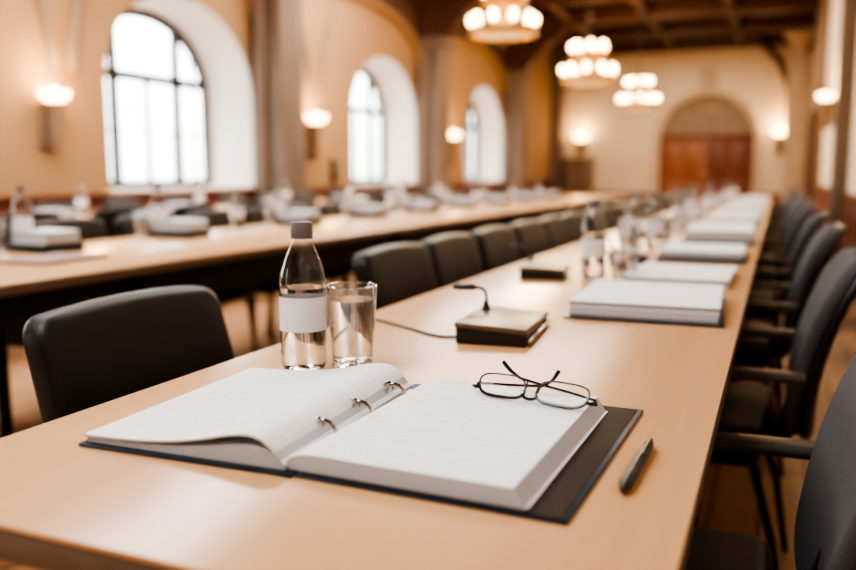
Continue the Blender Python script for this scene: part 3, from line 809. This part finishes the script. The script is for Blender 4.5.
doc_stack('thickest white document stack on a thin navy folder, just behind the biggest microphone', (-.240, 1.805, TZ), radians(2.5), .285, .350, .030, .005, GD)
doc_stack('slim white paper stack lying directly behind the thickest document stack', (-.230, 2.365, TZ), radians(-1), .258, .36, .021, 0, GD, curl=.002)
doc_stack('white paper stack on a thick navy binder, third pile along the front table', (-.225, 3.02, TZ), radians(1), .262, .36, .020, .014, GD)
for k, y in enumerate((3.78, 4.40, 5.02, 5.66, 6.3, 6.95, 7.6, 8.25, 8.9, 9.55, 10.2, 10.85)):
    doc_stack('blurred white document stack far along the front table, %s pile from the binder' % ORD[k + 3], (-.225 + random.uniform(-.01, .01), y, TZ), radians(random.uniform(-3, 3)), .27, .36, random.uniform(.022, .045), random.choice((0, .008, .014)), GD)
# bottles and glasses further along the front table
dup(bt, (-.463, 2.28, TZ), .3, 'blurred water bottle standing alone beside the slim paper stack')
dup(gl, (-.382, 2.31, TZ), .3, 'small glass just in front of the second water bottle', scale=(1, 1, .7))
BP = [(-.505, 3.25), (-.432, 3.28), (-.47, 4.5), (-.41, 4.72), (-.52, 5.7), (-.45, 6.2), (-.50, 7.1), (-.44, 8.2), (-.48, 9.3), (-.46, 10.4)]
for k, (x, y) in enumerate(BP):
    lab = ('one of a pair of bottles in mid table, the one toward the padded chairs' if k == 0 else 'one of a pair of bottles in mid table, the one toward the documents' if k == 1 else
           'distant blurred water bottle on the front table, %s beyond the pair of bottles' % ORD[k - 2])
    dup(bt, (x, y, TZ), k * .7, lab, scale=None)
for k, (x, y) in enumerate([(-.50, 3.08), (-.42, 3.45), (-.43, 4.30), (-.45, 5.45), (-.46, 6.8), (-.46, 7.9)]):
    dup(gl, (x, y, TZ), k, 'blurred drinking glass among the far bottles of the front table, %s along' % ORD[k])

# ------------------------------------------------------------------ settings on the second and third tables
G2 = 'bottles on the second table'; GS2 = 'document stacks on the second table'; GG2 = 'glasses on the second table'
ys = [2.30, 3.07, 4.1, 5.0, 5.9, 6.8, 7.8, 8.8, 9.9]
for k, y in enumerate(ys):
    doc_stack('%s white document pile on a dark binder along the far edge of the second table' % ORD[k], (-2.55, y, TZ), radians(90 + random.uniform(-6, 6)), .15, .19, .045, .030, GS2, cover='panel_dark', curl=.003)
    dup(bt, (-2.712, y + .04, TZ), k, 'water bottle just behind the %s document pile on the second table' % ORD[k], G2, scale=(1.1, 1.1, 1.1))
    dup(gl, (-2.66, y - .13, TZ), k, 'drinking glass beside the %s document pile on the second table' % ORD[k], GG2)
for k, y in enumerate((3.58, 5.45, 7.3)):
    dup(bt, (-2.60, y, TZ), k, 'extra water bottle on the second table, standing past the %s document pile' % ORD[(1, 3, 5)[k]], G2)
bm = bmesh.new(); box(bm, -.11, .11, -.15, .15, .0003, .012, .003)
f = tag(link('card_folder', bm, 'folder'), 'flat brown grey folder lying on the near part of the second table', 'folder'); f.location = (-2.25, 2.05, TZ); f.rotation_euler = (0, 0, .1)
G3 = 'bottles on the third table'; GS3 = 'document stacks on the third table'
for k, y in enumerate((3.95, 5.2, 6.5, 7.8, 9.1, 10.4)):
    doc_stack('%s small white pile on the third table beneath the windows' % ORD[k], (-4.3, y, TZ), radians(90 + random.uniform(-8, 8)), radians(0) + .18, .16, .05, .012, GS3, cover='panel_dark')
    dup(bt, (-4.36, y + .30, TZ), k, 'bottle beside the %s white pile on the third table' % ORD[k], G3, scale=(1.15, 1.15, 1.15))

# ------------------------------------------------------------------ urn on the ledge, cabinet in the far corner
t = thing('urn', 'small dark urn standing on the wainscot ledge before the middle window', 'urn', (XL + .05, 10.75, .845))
bm = bmesh.new(); lathe(bm, [(.045, 0), (.045, .02), (.02, .05), (.05, .12), (.062, .17), (.04, .22), (.05, .245)], 18); link('vessel', bm, 'urn', t)
bm = bmesh.new()
for q in range(5): tube(bm, [(0, 0, .2), (.012 * cos(q * 1.3), .05 * sin(q * 1.3), .3), (.02 * cos(q * 1.3), .09 * sin(q * 1.3), .33 + .02 * q)], [.01, .014, .02], 6)
link('dried_stems', bm, 'urn', t)
t = thing('cabinet', 'tall brown cabinet standing in the far corner by the window wall', 'cabinet', (-5.30, YF - .36, 0))
bm = bmesh.new(); box(bm, -.40, .40, -.28, .28, 0, 1.42, .01); box(bm, -.44, .44, -.32, .30, 1.42, 1.48, .01); link('carcass', bm, 'cabinet', t)
for s in (-1, 1):
    bm = bmesh.new(); x0, x1 = sorted((s * .01, s * .38)); box(bm, x0, x1, -.30, -.281, .08, 1.36, .006); dr = link('door', bm, 'cabinet', t)
    bm = bmesh.new(); lathe(bm, [(.008, 0), (.016, .012), (.016, .02), (.006, .026)], 12)
    for v in bm.verts: v.co = Vector((v.co.x + s * .05, -.30 - v.co.z, v.co.y + .75))
    link('knob', bm, 'brass', dr)

# ------------------------------------------------------------------ ground outside
bm = bmesh.new(); box(bm, -60, XL - .75, -40, 70, -.3, -.2); struct(link('ground', bm, 'soil', smooth=False))

# ------------------------------------------------------------------ sky and lights
W = bpy.data.worlds.new('World'); SC.world = W; W.use_nodes = True
nt = W.node_tree; bg = nt.nodes['Background']; N = nt.nodes.new; L_ = nt.links.new
tc = N('ShaderNodeTexCoord'); sp = N('ShaderNodeSeparateXYZ'); L_(tc.outputs['Generated'], sp.inputs[0])
rp = N('ShaderNodeValToRGB'); L_(sp.outputs['Z'], rp.inputs['Fac'])
e = rp.color_ramp.elements
e[0].position = 0.; e[0].color = (.55, .60, .52, 1); e[1].position = .30; e[1].color = (.95, .98, 1.0, 1)
x = rp.color_ramp.elements.new(.08); x.color = (.72, .78, .70, 1)
nz = N('ShaderNodeTexNoise'); nz.inputs['Scale'].default_value = 9; nz.inputs['Detail'].default_value = 4; L_(tc.outputs['Generated'], nz.inputs['Vector'])
mx = N('ShaderNodeMix'); mx.data_type = 'RGBA'; mx.blend_type = 'MULTIPLY'; mx.inputs['Factor'].default_value = .35
L_(rp.outputs[0], mx.inputs['A']); L_(nz.outputs['Color'], mx.inputs['B']); L_(mx.outputs['Result'], bg.inputs['Color'])
bg.inputs['Strength'].default_value = 8.

def area(name, loc, rot, sx, sy, power, col):  # area lamps added as fill, without fixtures; cool ones stand in for window daylight
    L = bpy.data.lights.new(name, 'AREA'); L.shape = 'RECTANGLE'; L.size = sx; L.size_y = sy; L.energy = power; L.color = col
    o = bpy.data.objects.new(name, L); COL.objects.link(o); o.location = loc; o.rotation_euler = rot; return o
area('added_fill_light', (-4.4, 3.4, ZC - .4), (0, radians(22), 0), 2.6, 2.6, 235, (.98, .97, 1))
area('added_fill_light', (-2.2, -.6, ZC - .4), (0, 0, 0), 2.6, 2.6, 130, (1, .95, .90))
area('added_fill_light', (-2.2, 6.0, ZC - .4), (0, 0, 0), 2.6, 3.0, 120, (1, .88, .76))
area('added_fill_light', (-4.4, 9.8, ZC - .4), (0, radians(20), 0), 2.2, 3.0, 150, (.98, .97, 1))
area('added_fill_light', (-2.4, 15.0, ZC - .4), (0, 0, 0), 3.0, 4.0, 150, (1, .86, .70))
area('added_fill_light', (-2.4, 20.8, ZC - .4), (0, 0, 0), 3.0, 2.4, 130, (1, .86, .70))

# ------------------------------------------------------------------ camera
F = 820.; TH = atan(111 / F); PS = atan(350 * cos(TH) / F)
cd = bpy.data.cameras.new('Camera'); cam = bpy.data.objects.new('Camera', cd); COL.objects.link(cam)
cam.location = (0, 0, 1.03); cam.rotation_euler = (pi / 2 - TH, 0, PS)
cd.sensor_width = 36; cd.lens = F / 856 * 36; cd.clip_start = .02; cd.clip_end = 200
cd.dof.use_dof = True; cd.dof.focus_distance = 1.06; cd.dof.aperture_fstop = 2.1; cd.dof.aperture_blades = 0
SC.camera = cam
SC.view_settings.view_transform = 'AgX'
SC.view_settings.look = 'AgX - High Contrast'
SC.view_settings.exposure = .5
SC.cycles.max_bounces = 10; SC.cycles.transparent_max_bounces = 24; SC.cycles.sample_clamp_indirect = 6.
SC.cycles.use_denoising = True
